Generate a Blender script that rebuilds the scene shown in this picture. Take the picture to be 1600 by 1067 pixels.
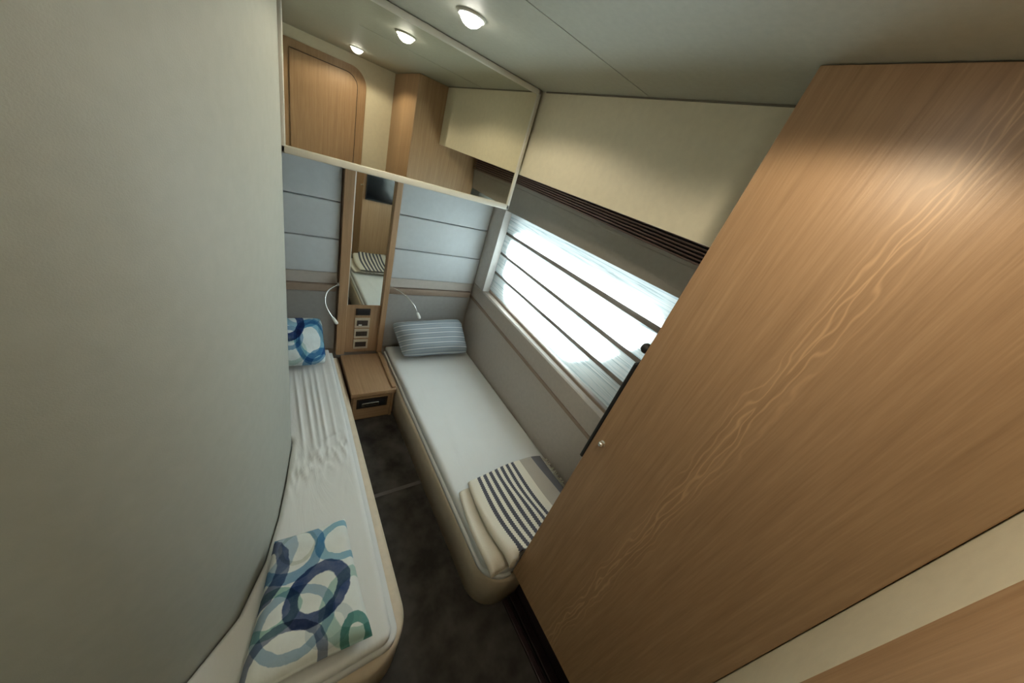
import bpy, bmesh, math, random
from mathutils import Vector, Matrix
from mathutils.noise import noise as noise_at
random.seed(7)
for o in list(bpy.data.objects): bpy.data.objects.remove(o)
scn = bpy.context.scene
COL = scn.collection
S = 1.75                      # metres per camera height: the camera stands 1.75 m above the cabin sole
def V(x, y, z): return Vector((S*x, S*y, S*(z+1)))

# ------------------------------------------------------------------ camera
R = [[0.8000202146272521, -0.5189037171222303, 0.3011753451803416],
     [-0.04310302385399853, -0.5503930197654467, -0.8337923321355951],
     [0.5984227481658824, 0.6540691524221314, -0.46269186109914195]]
cd = bpy.data.cameras.new('camera'); cam = bpy.data.objects.new('camera', cd); COL.objects.link(cam)
cd.sensor_fit = 'HORIZONTAL'; cd.sensor_width = 36.0; cd.lens = 491.99*36.0/1600.0
cd.clip_start = 0.02
M4 = Matrix(((R[0][0], -R[1][0], -R[2][0]), (R[0][1], -R[1][1], -R[2][1]), (R[0][2], -R[1][2], -R[2][2]))).to_4x4()
M4.translation = V(0, 0, 0)
cam.matrix_world = M4
scn.camera = cam

# ------------------------------------------------------------------ light and exposure
scn.view_settings.view_transform = 'Standard'
scn.view_settings.look = 'None'
scn.view_settings.exposure = 0.0
scn.view_settings.gamma = 1.0
scn.view_settings.use_curve_mapping = False
w = bpy.data.worlds.new('world'); scn.world = w; w.use_nodes = True
bg = w.node_tree.nodes['Background']
bg.inputs[0].default_value = (0.80, 0.93, 1.0, 1)
bg.inputs[1].default_value = 2.3
SUN = 108.0
sl = bpy.data.lights.new('sun', 'SUN'); sl.energy = SUN; sl.angle = math.radians(18.0); sl.color = (0.86, 0.95, 1.0)
so = bpy.data.objects.new('sun', sl); COL.objects.link(so)
so.rotation_euler = Vector((-1.0, 0.06, -1.2)).to_track_quat('-Z', 'Y').to_euler()
SPOT = 8.0

# ------------------------------------------------------------------ material helpers
def newmat(name):
    m = bpy.data.materials.new(name); m.use_nodes = True
    nt = m.node_tree; b = nt.nodes['Principled BSDF']
    return m, nt, b
def N(nt, t, **kw):
    n = nt.nodes.new(t)
    for k, v in kw.items(): setattr(n, k, v)
    return n
def math_(nt, op, a, b=None, c=None):
    n = N(nt, 'ShaderNodeMath', operation=op)
    for i, v in enumerate((a, b, c)):
        if v is None: continue
        if isinstance(v, (int, float)): n.inputs[i].default_value = v
        else: nt.links.new(v, n.inputs[i])
    return n.outputs[0]
def ramp(nt, fac, stops):
    r = N(nt, 'ShaderNodeValToRGB'); nt.links.new(fac, r.inputs[0])
    el = r.color_ramp.elements
    while len(el) < len(stops): el.new(0.5)
    for e, (p, c) in zip(el, stops): e.position = p; e.color = (*c, 1) if len(c) == 3 else c
    return r.outputs[0]
def coords(nt, scale=(1, 1, 1), kind='Object', rot=(0, 0, 0)):
    t = N(nt, 'ShaderNodeTexCoord'); m = N(nt, 'ShaderNodeMapping')
    m.inputs['Scale'].default_value = scale; m.inputs['Rotation'].default_value = rot
    nt.links.new(t.outputs[kind], m.inputs[0]); return m.outputs[0]
def noise(nt, vec, scale, detail=4, rough=0.55, dist=0.0):
    n = N(nt, 'ShaderNodeTexNoise'); nt.links.new(vec, n.inputs['Vector'])
    n.inputs['Scale'].default_value = scale; n.inputs['Detail'].default_value = detail
    n.inputs['Roughness'].default_value = rough; n.inputs['Distortion'].default_value = dist
    return n.outputs[0]
def bump(nt, b, h, strength=0.2, dist=0.01):
    n = N(nt, 'ShaderNodeBump'); n.inputs['Strength'].default_value = strength; n.inputs['Distance'].default_value = dist
    nt.links.new(h, n.inputs['Height']); nt.links.new(n.outputs[0], b.inputs['Normal'])
def plain(name, col, rough=0.6, metal=0.0, spec=0.5, var=0.06, vs=25, bs=0.0, bscale=300):
    m, nt, b = newmat(name)
    v = coords(nt)
    f = noise(nt, v, vs, 3)
    lo = tuple(c*(1-var) for c in col); hi = tuple(min(1, c*(1+var)) for c in col)
    nt.links.new(ramp(nt, f, [(0.3, lo), (0.7, hi)]), b.inputs['Base Color'])
    b.inputs['Roughness'].default_value = rough; b.inputs['Metallic'].default_value = metal
    b.inputs['Specular IOR Level'].default_value = spec
    if bs: bump(nt, b, noise(nt, v, bscale, 2), bs, 0.003)
    return m
def wood(name, lo, mid, hi, axis=2, rough=0.42, figure=None):
    """straight grained oak; figure=(y, width) adds one cathedral band at that object-space y"""
    m, nt, b = newmat(name)
    sc = [26, 26, 26]; sc[axis] = 0.9
    v = coords(nt, tuple(sc))
    f1 = noise(nt, v, 3.0, 6, 0.6, 0.25)
    sc2 = [90, 90, 90]; sc2[axis] = 4.0
    f2 = noise(nt, coords(nt, tuple(sc2)), 3.0, 3, 0.6)
    f = math_(nt, 'ADD', math_(nt, 'MULTIPLY', f1, 0.65), math_(nt, 'MULTIPLY', f2, 0.35))
    colr = ramp(nt, f, [(0.32, lo), (0.5, mid), (0.68, hi)])
    if figure:
        sep = N(nt, 'ShaderNodeSeparateXYZ'); nt.links.new(coords(nt), sep.inputs[0])
        yv, zv = sep.outputs[1], sep.outputs[2]
        cz = N(nt, 'ShaderNodeCombineXYZ'); nt.links.new(math_(nt, 'MULTIPLY', zv, 2.2), cz.inputs[2])
        nt.links.new(math_(nt, 'MULTIPLY', yv, 6.0), cz.inputs[1])
        wob = math_(nt, 'MULTIPLY', math_(nt, 'SUBTRACT', noise(nt, cz.outputs[0], 1.6, 3), 0.5), 0.05)
        d = math_(nt, 'ABSOLUTE', math_(nt, 'SUBTRACT', math_(nt, 'ADD', yv, wob), figure[0]))
        vn = math_(nt, 'MULTIPLY', noise(nt, cz.outputs[0], 2.5, 2), 0.05)
        bands = math_(nt, 'SINE', math_(nt, 'MULTIPLY', math_(nt, 'ADD', d, vn), 520.0))
        bands = math_(nt, 'POWER', math_(nt, 'MAXIMUM', bands, 0.0), 3.0)
        mask = N(nt, 'ShaderNodeMapRange'); nt.links.new(d, mask.inputs[0])
        mask.inputs[1].default_value = figure[1]*0.25; mask.inputs[2].default_value = figure[1]
        mask.inputs[3].default_value = 1.0; mask.inputs[4].default_value = 0.0
        k = math_(nt, 'MULTIPLY', math_(nt, 'MULTIPLY', bands, mask.outputs[0]), 0.48)
        mx = N(nt, 'ShaderNodeMix', data_type='RGBA'); nt.links.new(k, mx.inputs[0])
        nt.links.new(colr, mx.inputs[6]); mx.inputs[7].default_value = (*[min(1, c*1.55) for c in hi], 1)
        colr = mx.outputs[2]
    nt.links.new(colr, b.inputs['Base Color'])
    b.inputs['Roughness'].default_value = rough
    bump(nt, b, f2, 0.12, 0.002)
    return m

OAK = ((0.315, 0.188, 0.100), (0.382, 0.233, 0.126), (0.450, 0.286, 0.160))
m_wood = wood('oak_vertical_grain', *OAK, axis=2)
m_wood_h = wood('oak_grain_towards_room', *OAK, axis=1)
m_wood_fig = wood('oak_figured', *OAK, axis=2, figure=(0.0, 0.042))
m_ceiling = plain('ceiling_vinyl', (0.43, 0.43, 0.355), 0.55, var=0.04, vs=60, bs=0.1, bscale=500)
m_cream = plain('cream_leatherette', (0.72, 0.655, 0.50), 0.5, var=0.03, vs=40, bs=0.08, bscale=600)
m_partition = plain('partition_vinyl', (0.405, 0.41, 0.365), 0.6, var=0.03, vs=30, bs=0.1, bscale=450)
m_taupe = plain('taupe_leatherette', (0.30, 0.27, 0.24), 0.5, var=0.04, vs=40, bs=0.1, bscale=600)
m_dado = plain('beige_leatherette', (0.46, 0.415, 0.375), 0.55, var=0.04, vs=40, bs=0.1, bscale=600)
m_lower = plain('grey_beige_upholstery', (0.33, 0.315, 0.30), 0.65, var=0.04, vs=40, bs=0.1, bscale=600)
m_pale = plain('pale_upholstery', (0.52, 0.545, 0.56), 0.7, var=0.03, vs=30, bs=0.15, bscale=500)
m_rail = plain('tan_piping', (0.29, 0.215, 0.165), 0.45, var=0.05)
m_frame = plain('cream_lacquer', (0.66, 0.64, 0.56), 0.4, var=0.02)
m_vent = plain('brown_vent_plastic', (0.20, 0.115, 0.10), 0.4, var=0.05)
m_ventback = plain('dark_vent_void', (0.012, 0.008, 0.007), 0.7)
m_carpet = plain('dark_carpet', (0.070, 0.063, 0.057), 0.95, var=0.45, vs=9, bs=0.6, bscale=900, spec=0.1)
m_thresh = plain('dark_brown_lacquer', (0.035, 0.022, 0.024), 0.25, var=0.1)
m_base = plain('berth_base_leatherette', (0.68, 0.57, 0.43), 0.5, var=0.05, vs=30, bs=0.12, bscale=600)
m_black = plain('black_plastic', (0.012, 0.012, 0.014), 0.55, var=0.1)
m_chrome = plain('satin_chrome', (0.75, 0.74, 0.72), 0.22, metal=1.0, var=0.02)
m_plate = plain('beige_plate', (0.52, 0.44, 0.33), 0.4, var=0.03)
m_insert = plain('brown_socket_insert', (0.05, 0.037, 0.03), 0.35, var=0.1)
m_white = plain('white_lamp_plastic', (0.8, 0.8, 0.78), 0.35, var=0.02)
m_mirror, nt, b = newmat('mirror_glass')
b.inputs['Base Color'].default_value = (0.88, 0.88, 0.79, 1); b.inputs['Metallic'].default_value = 1.0
b.inputs['Roughness'].default_value = 0.012
m_glass, nt, b = newmat('window_glass')
g = N(nt, 'ShaderNodeBsdfTransparent'); g.inputs[0].default_value = (0.93, 0.96, 0.95, 1)
gl = N(nt, 'ShaderNodeBsdfGlossy'); gl.inputs['Roughness'].default_value = 0.02
mx = N(nt, 'ShaderNodeMixShader'); mx.inputs[0].default_value = 0.06
nt.links.new(g.outputs[0], mx.inputs[1]); nt.links.new(gl.outputs[0], mx.inputs[2])
nt.links.new(mx.outputs[0], nt.nodes['Material Output'].inputs[0])
m_lens, nt, b = newmat('lit_lamp_lens')
b.inputs['Base Color'].default_value = (1, 1, 1, 1)
b.inputs['Emission Color'].default_value = (1.0, 0.96, 0.86, 1); b.inputs['Emission Strength'].default_value = 25.0

# translucent shade fabric with fine horizontal slub lines
m_blind, nt, b = newmat('blind_fabric')
v = coords(nt, (1, 3.0, 110))
f = noise(nt, v, 1.0, 5, 0.65, 0.6)
colr = ramp(nt, f, [(0.34, (0.36, 0.43, 0.45)), (0.45, (0.72, 0.77, 0.78)), (0.62, (0.88, 0.88, 0.87))])
d1 = N(nt, 'ShaderNodeBsdfDiffuse'); d2 = N(nt, 'ShaderNodeBsdfTranslucent'); mx = N(nt, 'ShaderNodeMixShader')
nt.links.new(colr, d1.inputs[0]); nt.links.new(colr, d2.inputs[0]); mx.inputs[0].default_value = 0.42
nt.links.new(d1.outputs[0], mx.inputs[1]); nt.links.new(d2.outputs[0], mx.inputs[2])
nt.links.new(mx.outputs[0], nt.nodes['Material Output'].inputs[0])
m_batten = plain('grey_batten', (0.24, 0.21, 0.19), 0.6)

# bed linen
def linen(name, col, wr):
    m, nt, b = newmat(name)
    v = coords(nt)
    nt.links.new(ramp(nt, noise(nt, v, 6, 3), [(0.3, tuple(c*0.97 for c in col)), (0.7, col)]), b.inputs['Base Color'])
    b.inputs['Roughness'].default_value = 0.8; b.inputs['Specular IOR Level'].default_value = 0.2
    f = noise(nt, coords(nt, (9, 1.6, 4)), 1.0, 4, 0.55, 0.8)
    bump(nt, b, f, wr, 0.02)
    return m
m_sheet = linen('white_cotton_sheet', (0.76, 0.765, 0.75), 0.30)
m_sheet2 = linen('white_cotton_sheet_smooth', (0.74, 0.75, 0.745), 0.16)

def uvnode(nt): return N(nt, 'ShaderNodeTexCoord').outputs['UV']
def rings_mat(name, base, rings):
    """watercolour rings: (cx, cy, rx, ry, rotation degrees, width fraction, colour, strength) in UV units"""
    m, nt, b = newmat(name)
    uv = uvnode(nt)
    nz = N(nt, 'ShaderNodeTexNoise'); nt.links.new(uv, nz.inputs['Vector']); nz.inputs['Scale'].default_value = 14; nz.inputs['Detail'].default_value = 3
    sub = N(nt, 'ShaderNodeVectorMath', operation='SUBTRACT'); nt.links.new(nz.outputs['Color'], sub.inputs[0]); sub.inputs[1].default_value = (0.5, 0.5, 0.5)
    scl = N(nt, 'ShaderNodeVectorMath', operation='SCALE'); nt.links.new(sub.outputs[0], scl.inputs[0]); scl.inputs['Scale'].default_value = 0.03
    add = N(nt, 'ShaderNodeVectorMath', operation='ADD'); nt.links.new(uv, add.inputs[0]); nt.links.new(scl.outputs[0], add.inputs[1])
    vec = add.outputs[0]
    wash = noise(nt, uv, 7, 4, 0.6)
    colr = ramp(nt, wash, [(0.35, tuple(c*0.93 for c in base)), (0.65, base)])
    for (cx, cy, rx, ry, rot, wd, c, st) in rings:
        mp = N(nt, 'ShaderNodeMapping', vector_type='TEXTURE')
        mp.inputs['Location'].default_value = (cx, cy, 0); mp.inputs['Rotation'].default_value = (0, 0, math.radians(rot))
        mp.inputs['Scale'].default_value = (rx, ry, 1)
        nt.links.new(vec, mp.inputs[0])
        ln = N(nt, 'ShaderNodeVectorMath', operation='LENGTH'); nt.links.new(mp.outputs[0], ln.inputs[0])
        d = math_(nt, 'ABSOLUTE', math_(nt, 'SUBTRACT', ln.outputs['Value'], 1.0))
        mr = N(nt, 'ShaderNodeMapRange'); nt.links.new(d, mr.inputs[0])
        mr.inputs[1].default_value = wd*0.92; mr.inputs[2].default_value = wd*1.06
        mr.inputs[3].default_value = st; mr.inputs[4].default_value = 0.0
        fac = math_(nt, 'MULTIPLY', mr.outputs[0], math_(nt, 'ADD', 0.75, math_(nt, 'MULTIPLY', wash, 0.45)))
        x = N(nt, 'ShaderNodeMix', data_type='RGBA', blend_type='MULTIPLY'); nt.links.new(fac, x.inputs[0])
        nt.links.new(colr, x.inputs[6]); x.inputs[7].default_value = (*c, 1)
        colr = x.outputs[2]
    nt.links.new(colr, b.inputs['Base Color'])
    b.inputs['Roughness'].default_value = 0.8; b.inputs['Specular IOR Level'].default_value = 0.2
    bump(nt, b, noise(nt, uv, 9, 3), 0.25, 0.01)
    return m
NAVY = (0.035, 0.075, 0.22); BLUE = (0.13, 0.34, 0.58); SKY = (0.30, 0.55, 0.72); GREEN = (0.16, 0.38, 0.36); TEAL = (0.36, 0.60, 0.55); GREY = (0.62, 0.66, 0.68)
LIN = (0.74, 0.77, 0.74)

# ------------------------------------------------------------------ mesh helpers
BASE = {}
class MB:
    def __init__(s): s.v = []; s.f = []; s.uv = []
    def add(s, verts, faces, uv=None):
        k = len(s.v); s.v += [tuple(p) for p in verts]; s.f += [tuple(i+k for i in f) for f in faces]
        s.uv += list(uv) if uv else [(0, 0)]*len(verts)
        return s
    def box(s, x0, x1, y0, y1, z0, z1, bev=0.0, seg=2):
        bm = bmesh.new(); bmesh.ops.create_cube(bm, size=1)
        for q in bm.verts: q.co = Vector(((x0+x1)/2+q.co.x*(x1-x0), (y0+y1)/2+q.co.y*(y1-y0), (z0+z1)/2+q.co.z*(z1-z0)))
        if bev: bmesh.ops.bevel(bm, geom=bm.edges[:], offset=bev, segments=seg, profile=0.5, affect='EDGES')
        return s.frombm(bm)
    def frombm(s, bm):
        bm.verts.index_update()
        s.add([q.co[:] for q in bm.verts], [[q.index for q in f.verts] for f in bm.faces]); bm.free(); return s
    def prism(s, poly, z0, z1, bev=0.0, seg=3, top_only=True):
        """vertical prism over an (x, y) outline"""
        bm = bmesh.new()
        lo = [bm.verts.new((x, y, z0)) for x, y in poly]; hi = [bm.verts.new((x, y, z1)) for x, y in poly]
        n = len(poly)
        bm.faces.new(lo[::-1]); top = bm.faces.new(hi)
        for i in range(n): bm.faces.new((lo[i], lo[(i+1) % n], hi[(i+1) % n], hi[i]))
        bmesh.ops.recalc_face_normals(bm, faces=bm.faces[:])
        if bev: bmesh.ops.bevel(bm, geom=list(top.edges), offset=bev, segments=seg, profile=0.5, affect='EDGES')
        return s.frombm(bm)
    def sweep_y(s, prof_far, prof_near, y_far, y_near, n=1):
        """closed (x, z) profile swept along y, interpolated from its far to its near outline"""
        m = len(prof_far); vs = []
        for i in range(n+1):
            t = i/n
            for (a, c), (d, e) in zip(prof_far, prof_near):
                vs.append((a+(d-a)*t, y_far+(y_near-y_far)*t, c+(e-c)*t))
        fs = []
        for i in range(n):
            for j in range(m):
                k = (j+1) % m; fs.append((i*m+j, i*m+k, (i+1)*m+k, (i+1)*m+j))
        fs.append(tuple(range(m))); fs.append(tuple(range(n*m, n*m+m))[::-1])
        return s.add(vs, fs)
    def rbox_y(s, x0, x1, zf, zn, yf, yn):
        """box along y whose (z0, z1) is zf at the far end and zn at the near end"""
        return s.sweep_y([(x0, zf[0]), (x1, zf[0]), (x1, zf[1]), (x0, zf[1])], [(x0, zn[0]), (x1, zn[0]), (x1, zn[1]), (x0, zn[1])], yf, yn)
    def tube(s, pts, rad, seg=10, caps=True):
        P = [Vector(p) for p in pts]; n = len(P); vs = []
        rs = rad if isinstance(rad, (list, tuple)) else [rad]*n
        prev = None
        for i, p in enumerate(P):
            t = (P[min(i+1, n-1)]-P[max(i-1, 0)]).normalized()
            if prev is None: prev = t.orthogonal().normalized()
            u = (prev - t*prev.dot(t)).normalized(); prev = u; w_ = t.cross(u)
            for k in range(seg):
                a = 2*math.pi*k/seg; vs.append(tuple(p+(u*math.cos(a)+w_*math.sin(a))*rs[i]))
        fs = [(i*seg+k, i*seg+(k+1) % seg, (i+1)*seg+(k+1) % seg, (i+1)*seg+k) for i in range(n-1) for k in range(seg)]
        if caps: fs += [tuple(range(seg))[::-1], tuple(range((n-1)*seg, n*seg))]
        return s.add(vs, fs)
    def lathe(s, c, prof, axis='z', seg=24):
        """(radius, height) profile turned around an axis through c"""
        vs = []; m = len(prof)
        for k in range(seg):
            a = 2*math.pi*k/seg
            for r, h in prof:
                p = {'z': (r*math.cos(a), r*math.sin(a), h), 'y': (r*math.cos(a), h, r*math.sin(a)), 'x': (h, r*math.cos(a), r*math.sin(a))}[axis]
                vs.append((c[0]+p[0], c[1]+p[1], c[2]+p[2]))
        fs = [(k*m+j, ((k+1) % seg)*m+j, ((k+1) % seg)*m+j+1, k*m+j+1) for k in range(seg) for j in range(m-1)]
        fs += [tuple(k*m for k in range(seg)), tuple(k*m+m-1 for k in range(seg))]
        return s.add(vs, fs)
    def build(s, name, mat, parent=None, base=None, smooth=False, recalc=True):
        me = bpy.data.meshes.new(name)
        if parent is not None: b0 = BASE[parent.name]
        else:
            if base is None:
                xs = [p[0] for p in s.v]; ys = [p[1] for p in s.v]; zs = [p[2] for p in s.v]
                base = ((min(xs)+max(xs))/2, (min(ys)+max(ys))/2, min(zs))
            b0 = base
        off = V(*b0)
        me.from_pydata([tuple(V(*p)-off) for p in s.v], [], s.f)
        if any(u != (0, 0) for u in s.uv):
            L = me.uv_layers.new(name='UVMap')
            for lp in me.loops: L.data[lp.index].uv = s.uv[lp.vertex_index]
        me.validate()
        if recalc:
            bm = bmesh.new(); bm.from_mesh(me); bmesh.ops.recalc_face_normals(bm, faces=bm.faces[:]); bm.to_mesh(me); bm.free()
        if smooth:
            for p in me.polygons: p.use_smooth = True
            if smooth != 'all':
                me.set_sharp_from_angle(angle=math.radians(40))
        me.materials.append(mat)
        o = bpy.data.objects.new(name, me); COL.objects.link(o)
        BASE[o.name] = b0
        if parent is not None: o.parent = parent
        else: o.location = off
        return o
def thing(name, base, label, cat, group=None):
    o = bpy.data.objects.new(name, None); COL.objects.link(o); o.location = V(*base); o.empty_display_size = 0.1
    BASE[o.name] = base
    return tag(o, label, cat, group)
def tag(o, label, cat, group=None):
    o['label'] = label; o['category'] = cat
    if group: o['group'] = group
    return o
def struct(o): o['kind'] = 'structure'; return o
def solid(o, thick, off=-1):
    md = o.modifiers.new('thickness', 'SOLIDIFY'); md.thickness = thick*S; md.offset = off; return o
def subsurf(o, lv=1):
    md = o.modifiers.new('smooth', 'SUBSURF'); md.levels = lv; md.render_levels = lv; return o

D = 1.216; H = 0.1814; MY = 0.820; XW = 0.755; XC = 0.565; YA = -0.118; XF = 0.4535; YF = 0.201   # XF, YF: the wardrobe's free corner
def lerp(a, b, t): return a+(b-a)*t
def zy(zf, zn, y): return lerp(zf, zn, (D-y)/(D-0.25))       # z on the starboard side drifts a little from far (y=D) to near (y=0.25)

# ------------------------------------------------------------------ setting
struct(MB().box(-0.9, 0.95, -0.7, D+0.05, -1.04, -1.0).build('floor', m_carpet))
struct(MB().box(-0.9, 0.95, -0.7, D+0.05, H, H+0.04).build('ceiling', m_ceiling))
struct(MB().box(0.20, 0.555, 0.4890, 0.4900, H-0.0006, H+0.001).build('trim_1', plain('ceiling_seam', (0.385, 0.385, 0.33), 0.7)))
struct(MB().rbox_y(0.205, 0.40, (-1.0, -0.9988), (-1.0, -0.9988), 0.613, 0.601).build('trim_2', plain('carpet_seam_binding', (0.12, 0.105, 0.098), 0.9)))
struct(MB().box(-0.9, 0.95, D, D+0.05, -1.0, H).build('wall_back', m_dado))
struct(MB().box(-0.30, -0.262, 0.74, D, -1.0, H).build('wall_left', m_dado))
# wall behind the photographer with the oak door
struct(MB().box(-0.30, 0.95, YA-0.03, YA, -1.0, H).build('wall_front', m_cream))
# the oblique partition at the left, with a rounded free edge
struct(MB().box(-0.93, -0.9, -0.7, D+0.05, -1.0, H).build('wall_added_side', m_cream))  # unseen side wall, added to keep sky light out of the cabin
struct(MB().box(-0.9, -0.30, -0.73, -0.7, -1.0, H).build('wall_added_aft', m_cream))  # unseen aft closure, added against the same sky light
struct(MB().box(-0.9, -0.30, 0.40, 0.43, -1.0, H).build('wall_added_end', m_cream))  # unseen end closure, also added to block sky light
plan = [(-0.262, 0.745), (0.008, 0.750)]
for k in range(6):
    a = math.radians(90-18*k); plan.append((0.009+0.012*math.cos(a), 0.738+0.012*math.sin(a)))
plan += [(0.013, 0.690), (0.002, 0.620), (-0.016, 0.527), (-0.040, 0.440), (-0.080, 0.355), (-0.15, 0.285), (-0.262, 0.235)]
struct(MB().prism(plan, -1.0, H).build('wall_partition', m_partition, smooth=True))
# starboard hull side: lower lining, ledge, hull with window opening
lin = MB()
lin.sweep_y([(XW, -1.0), (0.90, -1.0), (0.90, -0.515), (XW+0.004, -0.505), (XW, -0.510)], [(XW, -1.0), (0.90, -1.0), (0.90, -0.560), (XW+0.004, -0.550), (XW, -0.555)], D, YA)
struct(lin.build('wall_right', m_dado))
gr = MB().rbox_y(XW-0.004, XW+0.004, (-0.581, -0.569), (-0.636, -0.624), D-0.001, 0.204)
struct(gr.build('trim_3', m_rail))
# window opening in the hull, rounded rectangle
def rrect(y0, y1, z0, z1, r, seg=8):
    pts = []
    for cy, cz, a0 in ((y1-r, z1-r, 0), (y0+r, z1-r, 90), (y0+r, z0+r, 180), (y1-r, z0+r, 270)):
        for k in range(seg+1):
            a = math.radians(a0+90*k/seg); pts.append((cy+r*math.cos(a), cz+r*math.sin(a)))
    return pts
def slant(pts):                                                # the port light leans: its near end is longer at the top
    out = []
    for y, z in pts:
        t = (z+0.445)/0.33
        a, b_ = lerp(0.51, 0.27, t), lerp(1.035, 1.10, t)
        out.append((a+(y-0.37)/0.715*(b_-a), z))
    return out
WIN = slant(rrect(0.37, 1.085, -0.445, -0.115, 0.12))
def ring_panel(mb, x, outer, inner, x2=None):
    n = len(inner)
    oc = []
    for (y, z) in inner:                                        # matching point on the outer rectangle
        cy = (outer[0]+outer[1])/2; cz = (outer[2]+outer[3])/2
        dy = y-cy; dz = z-cz
        t = min((outer[1]-cy)/abs(dy) if abs(dy) > 1e-9 else 1e9, (outer[3]-cz)/abs(dz) if abs(dz) > 1e-9 else 1e9)
        oc.append((cy+dy*t, cz+dz*t))
    vs = [(x, y, z) for y, z in inner]+[(x, y, z) for y, z in oc]
    fs = [(i, (i+1) % n, n+(i+1) % n, n+i) for i in range(n)]
    mb.add(vs, fs)
    # square off the four corners left by the fan
    for (sy, sz) in ((1, 1), (0, 1), (0, 0), (1, 0)):
        Y = outer[sy]; Z = outer[2+sz]
        k = min(range(n), key=lambda i: (oc[i][0]-Y)**2+(oc[i][1]-Z)**2)
    if x2 is not None:
        mb.add([(x, y, z) for y, z in inner]+[(x2, y, z) for y, z in inner], [(i, (i+1) % n, n+(i+1) % n, n+i) for i in range(n)])
    return mb
hull = MB()
o_ = (-0.02, D, -0.6, 0.05)
cyw, czw = 0.7425, -0.3025
def hull_side(mb, x):
    bm = bmesh.new()
    out = [bm.verts.new((x, y, z)) for y, z in ((YA, -0.62), (D, -0.62), (D, H), (YA, H))]
    inn = [bm.verts.new((x, y, z)) for y, z in WIN]
    es = [bm.edges.new((out[i], out[(i+1) % 4])) for i in range(4)]+[bm.edges.new((inn[i], inn[(i+1) % len(inn)])) for i in range(len(inn))]
    bmesh.ops.triangle_fill(bm, use_beauty=True, edges=es)
    return mb.frombm(bm)
hull_side(hull, 0.830); hull_side(hull, 0.865)
n = len(WIN)
hull.add([(0.830, y, z) for y, z in WIN]+[(0.865, y, z) for y, z in WIN], [(i, (i+1) % n, n+(i+1) % n, n+i) for i in range(n)])
struct(hull.build('wall_hull', plain('white_hull_moulding', (0.86, 0.86, 0.85), 0.5, var=0.02)))
wf = MB()
WO = slant(rrect(0.350, 1.105, -0.46, -0.10, 0.135))
wf.add([(0.824, y, z) for y, z in WIN]+[(0.824, y, z) for y, z in WO]+[(0.8299, y, z) for y, z in WO], [(i, (i+1) % n, n+(i+1) % n, n+i) for i in range(n)]+[(n+i, n+(i+1) % n, 2*n+(i+1) % n, 2*n+i) for i in range(n)])
win = struct(wf.build('window_1', m_chrome))
gp = MB().add([(0.846, y, z) for y, z in WIN]+[(0.850, y, z) for y, z in WIN], [tuple(range(n)), tuple(range(n, 2*n))[::-1]]+[(i, (i+1) % n, n+(i+1) % n, n+i) for i in range(n)])
gp.build('pane', m_glass, win)
# ledge below the blind: pale strip and two brown rails
led = MB().sweep_y([(XW+0.0045, -0.506), (0.790, -0.504), (0.790, -0.4985), (XW+0.0045, -0.5015)], [(XW+0.0045, -0.553), (0.790, -0.551), (0.790, -0.5455), (XW+0.0045, -0.5485)], D-0.002, 0.204)
sill = tag(led.build('window_ledge', plain('pale_ledge', (0.62, 0.53, 0.46), 0.35)), 'narrow beige ledge running below the window blind along the hull wall', 'ledge')
MB().rbox_y(0.779, 0.786, (-0.505, -0.492), (-0.550, -0.533), D-0.01, 0.206).build('rail', m_rail, sill)

# pelmet board above the window, louvred vent, cream locker
pel = MB().sweep_y([(0.750, -0.152), (0.79, -0.152), (0.79, -0.046), (0.742, -0.046)], [(0.752, -0.136), (0.79, -0.136), (0.79, -0.060), (0.742, -0.060)], D-0.002, 0.204)
pel = tag(pel.build('pelmet', m_taupe), 'taupe board between the brown louvred vent and the window blind', 'pelmet')
MB().sweep_y([(0.7415, -0.060), (0.745, -0.060), (0.745, -0.057), (0.7415, -0.057)], [(0.7415, -0.072), (0.745, -0.072), (0.745, -0.069), (0.7415, -0.069)], D-0.003, 0.206).build('seam_rib', m_taupe, pel)
vent = thing('louvred_vent', (0.745, 0.72, -0.05), 'long dark brown louvred air vent under the cream overhead locker', 'air vent')
MB().rbox_y(0.748, 0.79, (-0.046, -0.0135), (-0.0595, -0.0135), D-0.002, 0.204).build('backing', m_ventback, vent)
for k in range(6):
    a = -0.0455+k*0.0058; bb = -0.0585+k*0.0080
    MB().sweep_y([(0.734, a), (0.747, a+0.001), (0.747, a+0.0036), (0.734, a+0.0026)], [(0.734, bb), (0.747, bb+0.001), (0.747, bb+0.0046), (0.734, bb+0.0036)], D-0.003, 0.205).build('slat', m_vent, vent)
lock = MB().box(XC, 0.79, YF+0.0015, D-0.003, -0.0125, H-0.0005, 0.0008)
tag(lock.build('overhead_locker', m_cream), 'smooth cream overhead locker along the hull between mirror cabinet and wardrobe', 'locker')
struct(MB().box(XC-0.0022, XC-0.0002, YF+0.002, MY-0.012, H-0.0028, H-0.0003).build('trim_4', plain('shadow_gap', (0.18, 0.16, 0.12), 0.8)))
# stile at the far end of the blind
st = MB().sweep_y([(0.744, -0.4965), (0.778, -0.4965), (0.778, -0.1525), (0.746, -0.1525)], [(0.744, -0.5015), (0.778, -0.5015), (0.778, -0.150), (0.746, -0.150)], D-0.002, 1.108)
tag(st.build('window_stile', plain('pale_grey_board', (0.52, 0.49, 0.46), 0.45)), 'pale grey upright board at the far end of the window blind', 'window trim')

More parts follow.
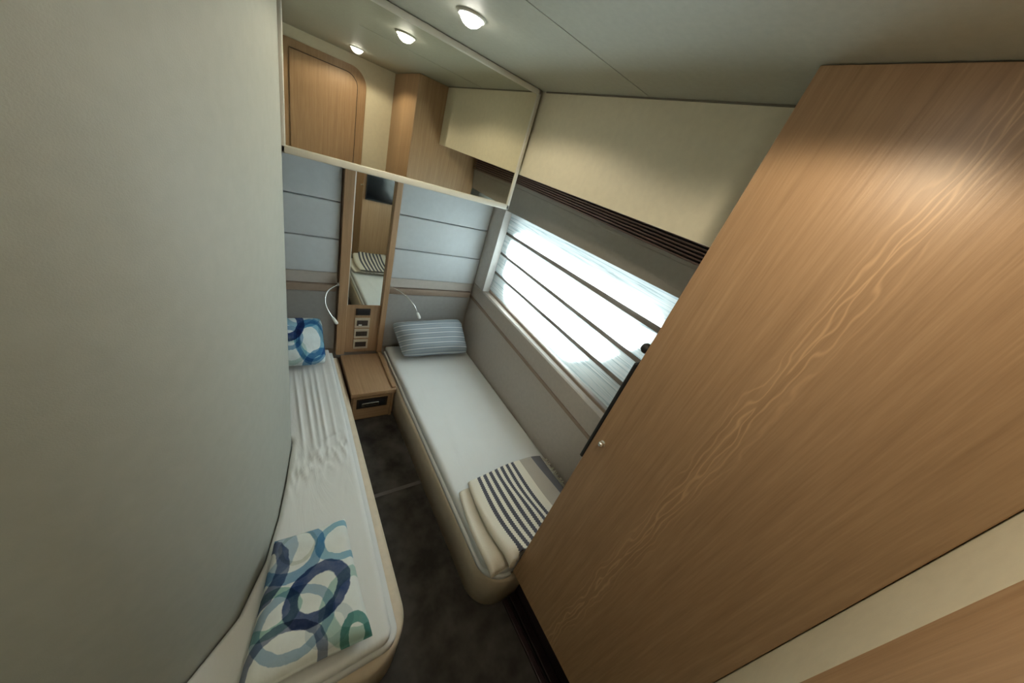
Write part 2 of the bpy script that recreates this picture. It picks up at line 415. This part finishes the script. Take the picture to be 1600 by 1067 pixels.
# roman blind: four soft folds with dark battens between
bl = thing('roman_blind', (0.785, 0.67, -0.52), 'white translucent roman blind with grey batten lines glowing in the window', 'blind')
zf = [-0.152, -0.240, -0.325, -0.414, -0.503]; zn = [-0.136, -0.237, -0.343, -0.430, -0.530]
for k in range(4):
    prof = []
    m = 10
    vs = []; fs = []
    ny = 24
    for i in range(ny+1):
        y = lerp(1.150, 0.206, i/ny)
        t_ = i/ny
        z1 = lerp(zf[k], zn[k], t_); z0 = lerp(zf[k+1], zn[k+1], t_)
        for j in range(m+1):
            s_ = j/m
            xx = 0.797-0.010*math.sin(math.pi*min(1, s_*0.62))-0.001*math.sin(y*30+k)
            if s_ > 0.85: xx += 0.009*((s_-0.85)/0.15)**2
            vs.append((xx, y, lerp(z1-0.002, z0+0.003, s_)))
    for i in range(ny):
        for j in range(m): q = i*(m+1)+j; fs.append((q, q+1, q+m+2, q+m+1))
    o = MB().add(vs, fs).build('fold', m_blind, bl, smooth='all')
for k in range(1, 4):
    w2 = 0.0042 if k == 1 else 0.0034
    MB().rbox_y(0.791, 0.800, (zf[k]-w2*1.1, zf[k]+w2*1.1), (zn[k]-w2*2.3, zn[k]+w2*2.1), 1.150, 0.206).build('batten', m_batten, bl)

# ------------------------------------------------------------------ wardrobe at the right, and threshold
wr = thing('wardrobe', (0.60, 0.05, -1.0), 'tall oak wardrobe with figured grain filling the right foreground', 'wardrobe')
MB().box(XF, 0.754, YA+0.001, YF, -0.853, H-0.001, 0.0013).build('body', m_wood_fig, wr)
MB().box(0.505, 0.754, YA+0.004, YF-0.012, -1.0, -0.853).build('plinth', m_thresh, wr)
KX, KY, KZ = XF, 0.1812, -0.3593
MB().lathe((KX, KY, KZ), [(0.0, -0.0108), (0.0026, -0.0105), (0.005, -0.0078), (0.0052, -0.005), (0.0036, -0.0026), (0.0056, -0.0005), (0.0056, 0.0)], 'x', 20).build('knob', m_chrome, wr, smooth=True)
th = MB().box(0.462, 0.476, YA+0.003, 0.186, -1.0, -0.990, 0.002).box(0.483, 0.503, YA+0.003, 0.186, -1.0, -0.986, 0.002)
th = tag(th.build('threshold', m_thresh), 'dark brown glossy threshold strips on the floor along the wardrobe foot', 'threshold')

# television on the far face of the wardrobe
tv = thing('television', (0.56, 0.21, -0.43), 'black flat television on the wardrobe end facing the beds', 'television')
MB().box(0.4655, 0.665, 0.2065, 0.2140, -0.432, -0.205, 0.003, 3).build('casing', m_black, tv)
MB().box(0.472, 0.658, 0.2135, 0.2145, -0.424, -0.213).build('screen', plain('dark_screen', (0.006, 0.008, 0.012), 0.12), tv)
MB().box(0.53, 0.60, YF+0.0003, 0.2068, -0.37, -0.27, 0.002).build('bracket', m_black, tv)
tag(MB().lathe((0.4640, YF+0.0003, -0.1745), [(0.0, 0.013), (0.006, 0.0125), (0.0085, 0.009), (0.0087, 0.005), (0.006, 0.0), (0.0, 0.0)], 'y', 18).build('hook', m_black, smooth=True), 'small black round hook on the wardrobe edge in front of the blind', 'hook')

# oak door behind the photographer, seen in the mirror
door = thing('door_1', (0.22, YA+0.004, -1.0), 'oak door', 'door'); del door['label']; del door['category']; struct(door)
def archpanel(x0, x1, z0, z1, r, y0, y1):
    pts = [(x0, z0), (x1, z0)]+[(x1-r+r*math.cos(math.radians(9*k)), z1-r+r*math.sin(math.radians(9*k))) for k in range(11)]+[(x0, z1)]
    n = len(pts)
    return MB().add([(x, y0, z) for x, z in pts]+[(x, y1, z) for x, z in pts], [tuple(range(n)), tuple(range(n, 2*n))[::-1]]+[(i, (i+1) % n, n+(i+1) % n, n+i) for i in range(n)])
archpanel(0.060, 0.345, -0.998, 0.146, 0.062, YA+0.0005, YA+0.006).build('frame', wood('oak_frame', *OAK), door)
archpanel(0.082, 0.3125, -0.99, 0.1205, 0.045, YA+0.0062, YA+0.010).build('gap', m_ventback, door)
archpanel(0.082, 0.3100, -0.99, 0.1180, 0.043, YA+0.0064, YA+0.012).build('leaf', m_wood, door)

# ------------------------------------------------------------------ head wall upholstery
def headboard(x0, x1, label, seams):
    t = thing('headboard', ((x0+x1)/2, D-0.01, -1.0), label, 'headboard', 'upholstered headboards behind the berths')
    zs = [-0.1105]+seams
    for a, b_ in zip(zs[:-1], zs[1:]):
        MB().box(x0, x1, D-0.022, D-0.0005, b_+0.0012, a-0.0012, 0.0045, 3).build('padded_panel', m_pale, t, smooth=True)
    MB().box(x0, x1, D-0.013, D-0.0005, -0.551, zs[-1]-0.001, 0.003).build('band', m_dado, t)
    MB().box(x0, x1, D-0.020, D-0.0005, -0.580, -0.553, 0.004).build('rail', m_rail, t, smooth=True)
    MB().box(x0, x1, D-0.013, D-0.0005, -0.84, -0.582, 0.003).build('lower_panel', m_lower, t)
    return t
headboard(0.370, 0.7435, 'pale upholstered headboard right of the mirror column below the cabinet', [-0.263, -0.389, -0.509])
headboard(-0.255, 0.186, 'pale upholstered headboard left of the mirror column, partly behind the partition', [-0.262, -0.384, -0.506])

# mirror cabinet overhead
mc = thing('mirror_cabinet', (0.29, 1.0, -0.109), 'cream framed mirror cabinet high on the head wall under the ceiling', 'mirror cabinet')
X0, X1, Z0 = 0.0195, 0.5570, -0.1093
MB().box(X0+0.0005, X1-0.001, MY+0.004, D-0.001, Z0+0.001, H-0.0008, 0.002).build('body', m_frame, mc)
f = MB()
f.box(X0, X1, MY-0.0035, MY+0.004, Z0, Z0+0.0145, 0.0025, 3)
f.box(X0, X1, MY-0.0035, MY+0.004, H-0.0125, H-0.001, 0.0025, 3)
f.box(X1-0.0102, X1, MY-0.0035, MY+0.004, Z0, H-0.001, 0.0025, 3)
f.box(X0, X0+0.0105, MY-0.0035, MY+0.004, Z0, H-0.001, 0.0025, 3)
f.build('frame', m_frame, mc, smooth=True)
MB().box(X0+0.006, X1-0.006, MY, MY+0.003, Z0+0.008, H-0.006).build('mirror', m_mirror, mc)

# mirror column between the beds
col = thing('mirror_column', (0.285, D-0.02, -0.855), 'oak column with tall narrow mirror between the two beds', 'mirror column')
MB().box(0.190, 0.368, D-0.016, D-0.0005, -0.855, -0.1105).build('back_board', m_wood, col)
MB().box(0.190, 0.221, D-0.036, D-0.016, -0.855, -0.1105, 0.002).build('side_panel', m_wood, col)
MB().box(0.347, 0.368, D-0.036, D-0.016, -0.855, -0.1105, 0.002).build('side_panel', m_wood, col)
MB().box(0.221, 0.347, D-0.021, D-0.016, -0.855, -0.632, 0.001).build('lower_board', m_wood, col)
MB().box(0.2215, 0.2245, D-0.026, D-0.0165, -0.631, -0.1105, 0.001).build('edge_strip', m_frame, col)
mm = MB().box(0.2245, 0.347, D-0.020, D-0.0165, -0.631, -0.1105).build('mirror', m_mirror, col)

# sockets and switches below the mirror
PY = D-0.021
def plate(zc, w, h, wi, hi, label, mp=m_plate):
    xc = 0.282
    t = thing('socket_plate', (xc, PY, zc), label, 'socket', 'sockets and switches below the column mirror')
    MB().box(xc-w/2, xc+w/2, PY-0.004, PY-0.0003, zc-h/2, zc+h/2, 0.0015).build('plate', mp, t)
    MB().box(xc-wi/2, xc+wi/2, PY-0.0055, PY-0.0038, zc-hi/2, zc+hi/2, 0.0008).build('insert', m_insert if mp is m_plate else m_black, t)
    return t
t = plate(-0.661, 0.054, 0.030, 0.044, 0.022, 'black topmost socket directly below the column mirror', plain('dark_brown_plate', (0.035, 0.024, 0.02), 0.35))
t = plate(-0.711, 0.056, 0.046, 0.041, 0.025, 'beige plate with white-marked dark socket, second below the column mirror')
MB().box(0.268, 0.280, PY-0.0064, PY-0.0052, -0.722, -0.717).build('marker', m_white, t)
MB().box(0.2815, 0.2825, PY-0.0062, PY-0.0052, -0.722, -0.700).build('rocker_gap', m_black, t)
t = plate(-0.762, 0.056, 0.044, 0.043, 0.023, 'beige plate with dark switches, third below the column mirror')
for q in (0.275, 0.289): MB().box(q-0.0005, q+0.0005, PY-0.0062, PY-0.0052, -0.772, -0.752).build('rocker_gap', m_black, t)
t = plate(-0.814, 0.056, 0.046, 0.042, 0.024, 'lowest beige plate with dark insert just above the nightstand top')

# nightstand
ns = thing('nightstand', (0.287, 1.07, -1.0), 'small oak nightstand with one drawer on the floor between the beds', 'nightstand')
MB().box(0.212, 0.362, 0.945, D-0.015, -1.0, -0.876).build('body', m_wood, ns)
MB().box(0.207, 0.366, 0.932, D-0.037, -0.876, -0.8555, 0.003, 3).build('top', m_wood_h, ns, smooth=True)
MB().box(0.350, 0.366, 0.940, D-0.037, -0.8553, -0.848, 0.0025).build('lip', m_wood_h, ns, smooth=True)
dr = MB().box(0.215, 0.350, 0.937, 0.9448, -0.992, -0.881, 0.0015).build('drawer', wood('oak_drawer', *OAK, axis=0), ns)
MB().box(0.228, 0.338, 0.9345, 0.9372, -0.935, -0.889, 0.001).build('pull_frame', plain('dark_bronze', (0.06, 0.045, 0.035), 0.3, metal=0.6), dr)
MB().box(0.235, 0.331, 0.9335, 0.9347, -0.929, -0.895, 0.0005).build('pull_recess', m_black, dr)
MB().box(0.245, 0.305, 0.930, 0.9337, -0.922, -0.907, 0.0015).build('handle', m_chrome, dr)
MB().box(0.352, 0.362, 0.938, 0.9448, -0.998, -0.880, 0.001).build('post', m_wood, ns)

# reading lamps
def spline(pts, n=8):
    P = [Vector(p) for p in pts]; out = []
    for i in range(len(P)-1):
        p0, p1, p2, p3 = P[max(i-1, 0)], P[i], P[i+1], P[min(i+2, len(P)-1)]
        for k in range(n):
            t = k/n
            out.append(0.5*((2*p1)+(-p0+p2)*t+(2*p0-5*p1+4*p2-p3)*t*t+(-p0+3*p1-3*p2+p3)*t**3))
    out.append(P[-1]); return out
def reading_lamp(sx, pts, label):
    t = thing('reading_lamp', pts[0], label, 'reading lamp', 'flexible reading lamps on the mirror column')
    p = spline(pts)
    MB().lathe(pts[0], [(0.0, -0.004*sx), (0.007, -0.004*sx), (0.008, 0.0), (0.005, 0.005*sx), (0.0, 0.005*sx)], 'x', 18).build('mount', m_chrome, t, smooth=True)
    MB().tube(p, 0.0021, 8).build('gooseneck', m_chrome, t, smooth='all')
    a, b_ = Vector(p[-2]), Vector(p[-1]); d = (b_-a).normalized()
    MB().tube([b_-d*0.002, b_, b_+d*0.006, b_+d*0.022, b_+d*0.026], [0.003, 0.0042, 0.0055, 0.0062, 0.0045], 14).build('head', m_white, t, smooth=True)
def sc(p, y): return (p[0]*y/1.12, y, p[2]*y/1.12)
L = [(0.178, 0, -0.514), (0.147, 0, -0.541), (0.14, 0, -0.58), (0.149, 0, -0.614), (0.166, 0, -0.646)]
reading_lamp(-1, [sc(p, y) for p, y in zip(L, (1.188, 1.17, 1.15, 1.135, 1.125))], 'chrome gooseneck reading lamp arching left of the mirror column')
L = [(0.346, 0, -0.509), (0.381, 0, -0.525), (0.418, 0, -0.551), (0.453, 0, -0.588), (0.472, 0, -0.622)]
reading_lamp(1, [sc(p, y) for p, y in zip(L, (1.188, 1.175, 1.155, 1.135, 1.125))], 'chrome gooseneck reading lamp arching over the striped pillow')

# ------------------------------------------------------------------ berths
def pad(xl, xr, y0, y1, z0, z1, r, ny=80, nx=40, bumpf=None, rs=0.9, xcol=None):
    """soft slab: for every row y it spans xl(y)..xr(y); edges rounded with radius r, sides down to z0"""
    mb = MB(); rows = []
    ys = [y0+(y1-y0)*(0.5-0.5*math.cos(math.pi*(i/ny)**0.8)) for i in range(ny+1)]
    vs = []; fs = []; uv = []
    us = [0.5-0.5*math.cos(math.pi*j/nx) for j in range(nx+1)]
    for y in ys:
        a, b_ = xl(y), xr(y)
        a2 = xcol(y) if xcol else a                             # first visible column; column 0 alone reaches the true edge
        for ju, u in enumerate(us):
            x = a if ju == 0 else lerp(a2, b_, u)
            d = min(x-a, b_-x, y-y0, y1-y)
            z = z1
            if d < r: z = z1-r*(1-math.sqrt(max(0, 1-(1-d/r)**2)))*rs
            if bumpf: z += bumpf(x, y)*min(1, d/r)
            vs.append((x, y, z)); uv.append((x, y))
    m = nx+1
    for i in range(ny):
        for j in range(nx): q = i*m+j; fs.append((q, q+1, q+m+1, q+m))
    per = [i for i in range(m)]+[i*m+nx for i in range(1, ny+1)]+[ny*m+j for j in range(nx-1, -1, -1)]+[i*m for i in range(ny-1, 0, -1)]
    k = len(vs)
    for p in per: vs.append((vs[p][0], vs[p][1], z0)); uv.append((vs[p][0], vs[p][1]))
    n = len(per)
    for i in range(n): fs.append((per[i], per[(i+1) % n], k+(i+1) % n, k+i))
    fs.append(tuple(k+i for i in range(n))[::-1])
    return mb.add(vs, fs, uv)
def rounded(side, foot, rc, xf):
    """x of a bed edge with its foot corner rounded by rc; side=+1 right edge, -1 left edge"""
    def f(y):
        x = xf(y)
        if y < foot+rc:
            x -= side*(rc-math.sqrt(max(0, rc*rc-(rc-(y-foot))**2)))
        return x
    return f
def part_x(y, m):                                               # starboard side of the partition plus a margin
    pl_ = [(0.021, 0.738), (0.013, 0.690), (0.002, 0.620), (-0.016, 0.527), (-0.040, 0.440), (-0.080, 0.355), (-0.15, 0.285), (-0.262, 0.235)]
    if y > 0.753: return -0.255
    if y >= 0.738: return 0.021+m
    for (x0, y0), (x1, y1) in zip(pl_[:-1], pl_[1:]):
        if y1 <= y <= y0: return lerp(x1, x0, (y-y1)/(y0-y1))+m
    return -0.255
def ridge(x, y): return (1-min(1, abs(noise_at(Vector((x, y, 3.7))))*2.2))**2
def wrinkleL(x, y):
    z = 0
    if y > 0.66:                                                # long tension folds from the head
        k = min(1, (y-0.66)/0.10)*min(1, (1.06-y)/0.2+0.3)
        for c, a in ((0.047, 0.0040), (0.072, 0.0046), (0.090, 0.0034), (0.106, 0.0048), (0.132, 0.0028)):
            xx = x-c-0.05*(y-0.9)*(c-0.08)*4
            z += k*a*math.exp(-(xx/0.0042)**2)
    d = y-0.665-0.45*(x-0.09)
    c = math.exp(-(d/0.042)**2)
    z += c*(0.0075*ridge(x*26+y*9, y*16-x*10)+0.0045*ridge(x*60-5, y*48+x*20))
    z += 0.006*math.exp(-((d-0.050)/0.006)**2)*min(1, max(0, (x-0.07)/0.04))
    return z
def wrinkleR(x, y):
    return 0.0012*math.sin(18*y+9*x)+0.0012*math.exp(-((x-0.47-0.15*(y-0.6))/0.012)**2)*math.exp(-((y-0.62)/0.16)**2)
# port (left) bed
bedL = thing('bed', (0.06, 0.7, -1.0), 'left single bed with wrinkled white sheet and ringed pillows', 'bed')
xrL = lambda y: lerp(0.199, 0.203, min(1, max(0, (y-0.2)/0.9)))
pad(lambda y: part_x(y, 0.0015), rounded(1, 0.180, 0.085, xrL), 0.180, D-0.024, -1.0, -0.868, 0.022, ny=110).build('base', m_base, bedL, smooth='all')
xm = lambda y: lerp(0.158, 0.166, min(1, max(0, (y-0.25)/0.6)))
pad(lambda y: part_x(y, 0.0022), rounded(1, 0.197, 0.030, lambda y: lerp(0.172, 0.180, min(1, max(0, (y-0.25)/0.6)))), 0.197, D-0.025, -0.869, -0.8475, 0.008, ny=110).build('mattress_edge', m_sheet2, bedL, smooth='all')
pad(lambda y: part_x(y, 0.0022), rounded(1, 0.203, 0.022, xm), 0.203, D-0.026, -0.869, -0.828, 0.012, ny=190, nx=80, bumpf=wrinkleL, xcol=lambda y: part_x(min(y, 0.745), 0.0022)).build('mattress', m_sheet, bedL, smooth='all')
# starboard (right) bed
bedR = thing('bed', (0.56, 0.7, -1.0), 'right single bed with smooth white sheet below the window', 'bed')
xlR = lambda y: lerp(0.382, 0.369, min(1, max(0, (y-0.25)/0.9)))
def foot_right(xe): return lambda y: xe if y > 0.2045 else XF-0.003
pad(rounded(-1, 0.190, 0.075, xlR), lambda y: XW-0.002, 0.190, D-0.024, -1.0, -0.868, 0.018, ny=110).build('base', m_base, bedR, smooth='all')
xmR = lambda y: 0.386
pad(rounded(-1, 0.1985, 0.064, lambda y: 0.380), lambda y: XW-0.004 if y > 0.2045 else XF-0.003, 0.1985, D-0.025, -0.869, -0.8545, 0.007, ny=110).build('mattress_edge', m_sheet, bedR, smooth='all')
pad(rounded(-1, 0.205, 0.060, xmR), lambda y: XW-0.0055, 0.205, D-0.026, -0.869, -0.828, 0.013, ny=190, nx=70, bumpf=wrinkleR).build('mattress', m_sheet2, bedR, smooth='all')

# ------------------------------------------------------------------ pillows
def pillow(name, corners, thick, mat, label, uvf=None, n=36, p=2.6, grp=None, cr=0.09, wr=0.004):
    """corners: near-left, near-right, far-right, far-left; inflated cushion between an upper and a lower skin"""
    A, B, C, E = [Vector(c) for c in corners]
    nrm = ((B-A).cross(E-A)).normalized()
    vs = []; uv = []; fs = []
    for side in (1, -1):
        for i in range(n+1):
            for j in range(n+1):
                u = j/n; v = i/n
                # pull the middle of each edge in a little, leave corners as ears
                uu = 0.5+(u-0.5)*(1-0.05*(1-(2*v-1)**2)); vv = 0.5+(v-0.5)*(1-0.05*(1-(2*u-1)**2))
                ce = (abs(2*u-1)*abs(2*v-1))**4*cr; uu = 0.5+(uu-0.5)*(1-ce); vv = 0.5+(vv-0.5)*(1-ce)
                P = A*(1-uu)*(1-vv)+B*uu*(1-vv)+C*uu*vv+E*(1-uu)*vv
                e = max(0, (1-abs(2*u-1)**p))*max(0, (1-abs(2*v-1)**p))
                h = thick*0.5*(e**0.45)
                edge = 4*max(abs(u-0.5), abs(v-0.5))**2
                h += wr*e**0.3*(math.sin(7*u+11*v*v)*math.sin(9*v-5*u)) if side > 0 else 0
                q = P+nrm*(h*(1.25 if side > 0 else -0.75))
                vs.append(tuple(q)); uv.append(uvf(q, u, v) if uvf else (u+0.001, v))
    m = (n+1)*(n+1)
    for i in range(n):
        for j in range(n):
            q = i*(n+1)+j
            fs.append((q, q+1, q+n+2, q+n+1)); fs.append((m+q, m+q+n+1, m+q+n+2, m+q+1))
    b = tuple(sum((Vector(c) for c in corners), Vector())/4); b = (b[0], b[1], min(c[2] for c in corners)-thick*0.3)
    o = MB().add(vs, fs, uv).build(name, mat, base=b, smooth='all')
    md = o.modifiers.new('weld', 'WELD'); md.merge_threshold = 0.0004
    subsurf(o, 1)
    return tag(o, label, 'pillow', grp)

# striped pillow
m_stripe, nt, b = newmat('blue_grey_striped_cotton')
sep = N(nt, 'ShaderNodeSeparateXYZ'); nt.links.new(uvnode(nt), sep.inputs[0])
fr_ = math_(nt, 'FRACT', math_(nt, 'ADD', math_(nt, 'MULTIPLY', sep.outputs[1], 7.5), 0.3))
dd = math_(nt, 'ABSOLUTE', math_(nt, 'SUBTRACT', fr_, 0.5))
colr = ramp(nt, dd, [(0.055, (0.62, 0.66, 0.68)), (0.085, (0.27, 0.315, 0.36)), (0.33, (0.255, 0.30, 0.345)), (0.36, (0.31, 0.355, 0.39))])
nt.links.new(colr, b.inputs['Base Color']); b.inputs['Roughness'].default_value = 0.8
bump(nt, b, noise(nt, uvnode(nt), 5, 3), 0.25, 0.015)
pillow('pillow', [(0.412, 1.055, -0.800), (0.727, 1.050, -0.800), (0.702, 1.162, -0.672), (0.380, 1.164, -0.690)], 0.115, m_stripe, 'blue-grey pillow with thin white stripes at the head of the right bed')

m_ringA = rings_mat('ring_print_pillow', (0.70, 0.78, 0.80), [
    (0.58, 0.50, 0.30, 0.36, 10, 0.24, SKY, 1.0), (0.62, 0.48, 0.33, 0.42, 0, 0.14, BLUE, 0.85),
    (0.08, 0.86, 0.30, 0.30, 20, 0.28, NAVY, 1.0), (0.15, 0.28, 0.28, 0.22, 0, 0.18, TEAL, 0.55),
    (0.80, 0.06, 0.34, 0.20, 20, 0.34, BLUE, 0.9), (0.40, 1.02, 0.38, 0.22, 0, 0.24, SKY, 0.9), (0.98, 0.80, 0.16, 0.3, 0, 0.3, GREY, 0.8),
    (0.10, 0.55, 0.26, 0.20, 0, 0.22, BLUE, 0.8)])
def uvA(q, u, v): return ((q.x-0.02)/0.13+0.001, v)
pillow('pillow', [(-0.115, 1.050, -0.802), (0.148, 1.050, -0.802), (0.140, 1.165, -0.668), (-0.115, 1.165, -0.668)], 0.075, m_ringA, 'white pillow with blue rings upright against the headboard of the left bed', uvf=uvA)

def uvB(q, u, v): return (q.x*4+1, q.y*4)
def rB(x, y, rx, ry, rot, wd, c, st): return (x*4+1, y*4, rx*4, ry*4, rot, wd, c, st)
m_ringB = rings_mat('ring_print_cushion', LIN, [
    rB(0.043, 0.319, 0.047, 0.038, 35, 0.27, NAVY, 0.95),
    rB(0.005, 0.415, 0.050, 0.052, 0, 0.19, BLUE, 0.85),
    rB(0.095, 0.404, 0.042, 0.036, 20, 0.2, SKY, 0.95),
    rB(-0.050, 0.430, 0.055, 0.050, 0, 0.24, BLUE, 0.55),
    rB(-0.060, 0.400, 0.052, 0.060, 0, 0.20, NAVY, 0.85),
    rB(0.004, 0.290, 0.055, 0.048, 0, 0.15, BLUE, 0.65),
    rB(-0.028, 0.318, 0.036, 0.030, 0, 0.25, TEAL, 0.9),
    rB(0.094, 0.228, 0.020, 0.024, 0, 0.36, GREEN, 1.0),
    rB(0.110, 0.280, 0.062, 0.052, 30, 0.20, TEAL, 0.75),
    rB(-0.015, 0.235, 0.056, 0.052, 0, 0.14, NAVY, 0.75),
    rB(0.018, 0.420, 0.030, 0.032, 0, 0.12, (0.78, 0.80, 0.74), 1.0),
    rB(0.055, 0.258, 0.030, 0.024, 0, 0.28, (0.70, 0.76, 0.80), 0.8)])
pillow('pillow', [(-0.080, 0.222, -0.806), (0.122, 0.214, -0.806), (0.112, 0.460, -0.806), (-0.022, 0.462, -0.806)], 0.042, m_ringB, 'flat white pillow printed with navy and green rings at the foot of the left bed', uvf=uvB, p=7, wr=0.002, cr=0.02)

# ------------------------------------------------------------------ striped throw folded at the foot of the right bed
m_throw, nt, b = newmat('striped_throw_weave')
sep = N(nt, 'ShaderNodeSeparateXYZ'); nt.links.new(uvnode(nt), sep.inputs[0])
u_ = sep.outputs[0]
zig = math_(nt, 'MULTIPLY', math_(nt, 'PINGPONG', math_(nt, 'MULTIPLY', sep.outputs[1], 105.0), 1.0), 0.0024)
uu = math_(nt, 'ADD', u_, zig)
fr_ = math_(nt, 'ABSOLUTE', math_(nt, 'SUBTRACT', math_(nt, 'FRACT', math_(nt, 'MULTIPLY', math_(nt, 'SUBTRACT', uu, 0.450), 7/0.148)), 0.5))
stripe = math_(nt, 'LESS_THAN', fr_, 0.26)
inr = math_(nt, 'MULTIPLY', math_(nt, 'GREATER_THAN', uu, 0.450), math_(nt, 'LESS_THAN', uu, 0.597))
k1 = math_(nt, 'MULTIPLY', stripe, inr)
k2 = math_(nt, 'MULTIPLY', math_(nt, 'GREATER_THAN', u_, 0.618), math_(nt, 'LESS_THAN', u_, 0.668))
k3 = math_(nt, 'MULTIPLY', math_(nt, 'GREATER_THAN', u_, 0.668), math_(nt, 'LESS_THAN', u_, 0.712))
colr = None
def over(c0, fac, c1):
    x = N(nt, 'ShaderNodeMix', data_type='RGBA'); nt.links.new(fac, x.inputs[0])
    if isinstance(c0, tuple): x.inputs[6].default_value = (*c0, 1)
    else: nt.links.new(c0, x.inputs[6])
    x.inputs[7].default_value = (*c1, 1); return x.outputs[2]
colr = over((0.76, 0.71, 0.61), k1, (0.10, 0.10, 0.12)); colr = over(colr, k2, (0.46, 0.41, 0.35)); colr = over(colr, k3, (0.17, 0.165, 0.18))
nt.links.new(colr, b.inputs['Base Color']); b.inputs['Roughness'].default_value = 0.9; b.inputs['Specular IOR Level'].default_value = 0.1
bump(nt, b, noise(nt, coords(nt, (1, 1, 1)), 260, 2), 0.4, 0.003)
ZT = -0.8265
def throw_sheet(mb, top, xl, rad, ya, yb, shift, ny=40, nx=44, lift=0.0, und=0.70):
    """one folded layer: top skin from the fringe (x=0.714) to a rolled left edge, tucked back underneath; swept from the head side ya to the foot yb"""
    vs = []; fs = []; uv = []
    for i in range(ny+1):
        t = i/ny; y = lerp(ya, yb, t)
        rr = lerp(rad[0], rad[1], t); zt = lerp(top[0], top[1], t**1.3); x_l = xl+shift(t)
        pr = []
        for k in range(nx+1): x = lerp(0.714, x_l+rr, k/nx); pr.append((x, zt, lerp(0.714, xl+rr, k/nx), 1))
        for k in range(1, 11): a = math.pi*k/10; pr.append((x_l+rr-rr*math.sin(a), zt-rr+rr*math.cos(a), xl-0.002, 0.5))
        for k in range(1, 11): pr.append((lerp(x_l+rr, und, k/10), zt-2*rr, 0.43, 0))
        for (x, z, u, w_) in pr:
            yy = y+0.008*math.sin(11*x+1.0)*(1-t)
            zz = z+w_*(0.0025*math.sin(34*x+10*yy)*math.sin(20*yy+3*x)+0.0050*math.exp(-((x-0.53+0.28*(yy-0.33))/0.020)**2)*math.sin(math.pi*t))
            if x > 0.66: zz -= w_*(zt-ZT-0.012-lift)*min(1, (x-0.66)/0.054)**1.5
            if t > 0.86 and x < XF: zz -= 0.020*((t-0.86)/0.14)**2*(0.4+0.6*w_)
            if x > XF-0.008: yy = max(yy, YF+0.0065)
            vs.append((x, yy, zz)); uv.append((u, y*3))
    m = nx+21
    for i in range(ny):
        for k in range(m-1): q = i*m+k; fs.append((q, q+1, q+m+1, q+m))
    return mb.add(vs, fs, uv)
tw = thing('throw_blanket', (0.57, 0.31, ZT), 'cream throw with dark stripes and grey band folded at the foot of the right bed', 'throw')
lo = throw_sheet(MB(), (ZT+0.016, ZT+0.026), 0.396, (0.0065, 0.011), 0.432, 0.207, lambda t: -0.014*math.sin(math.pi*t*0.8)-0.006*t).build('lower_fold', m_throw, tw, smooth='all', recalc=False); solid(lo, 0.0014)
up = throw_sheet(MB(), (ZT+0.035, ZT+0.062), 0.424, (0.0080, 0.0165), 0.440, 0.198, lambda t: -0.010*math.sin(math.pi*t)-0.004*t, lift=0.008).build('upper_fold', m_throw, tw, smooth='all', recalc=False); solid(up, 0.0014)
# the inner fold showing in the open roll at the foot end
inn = MB()
vs = []; fs = []
for i in range(21):
    t = i/20; y = lerp(0.41, 0.205, t)
    for k in range(9):
        a = k/8
        vs.append((0.436+0.045*a-0.006*t, y, ZT+lerp(0.024, 0.034, t)+lerp(0.006, 0.011, t)*math.sin(math.pi*(a*1.6+0.2))*(1-0.3*a)-(0.016*((t-0.86)/0.14)**2 if t > 0.86 else 0)))
for i in range(20):
    for k in range(8): q = i*9+k; fs.append((q, q+1, q+10, q+9))
o = inn.add(vs, fs, [(0.43, v[1]*3) for v in vs]).build('inner_fold', m_throw, tw, smooth='all', recalc=False); solid(o, 0.0014)
fg = MB()
for i in range(40):
    y = 0.215+0.222*i/39+random.uniform(-0.002, 0.002)
    z = ZT+0.0200
    a = random.uniform(-0.008, 0.010)
    fg.tube([(0.711, y, z), (0.720, y+a*0.4, z-0.001), (0.730, y+a*0.8, z-0.010), (0.739, y+a, z-0.0165), (0.746, y+a*1.2, z-0.0175)], [0.0014, 0.0016, 0.0015, 0.0018, 0.0022], 5)
fg.build('fringe', plain('cream_fringe', (0.70, 0.67, 0.58), 0.9), tw, smooth='all')

# ------------------------------------------------------------------ ceiling downlights
def downlight(x, y, label):
    t = thing('ceiling_light', (x, y, H), label, 'ceiling light', 'recessed ceiling downlights')
    MB().lathe((x, y, H), [(0.0235, 0.0), (0.023, -0.0025), (0.021, -0.0036), (0.0195, -0.0025), (0.0195, 0.0)], 'z', 32).build('rim', m_frame, t, smooth=True)
    MB().lathe((x, y, H), [(0.0, -0.0150), (0.006, -0.0143), (0.0115, -0.0120), (0.0160, -0.0080), (0.0190, -0.0024), (0.0192, -0.0005), (0.0, -0.0005)], 'z', 32).build('lens', m_lens, t)  # lens bulges into a dome whose shape stands in for lamp bloom
    l = bpy.data.lights.new('lamp', 'SPOT'); l.energy = SPOT; l.color = (1.0, 0.88, 0.66); l.spot_size = math.radians(161); l.spot_blend = 0.25; l.shadow_soft_size = 0.03
    lo = bpy.data.objects.new('lamp', l); COL.objects.link(lo); lo.parent = t; lo.location = (0, 0, -0.020*S)
    return t
downlight(0.2705, 0.645, 'round ceiling downlight in front of the mirror cabinet')
downlight(0.2670, 0.088, 'round ceiling downlight near the wardrobe, seen only in the cabinet mirror')
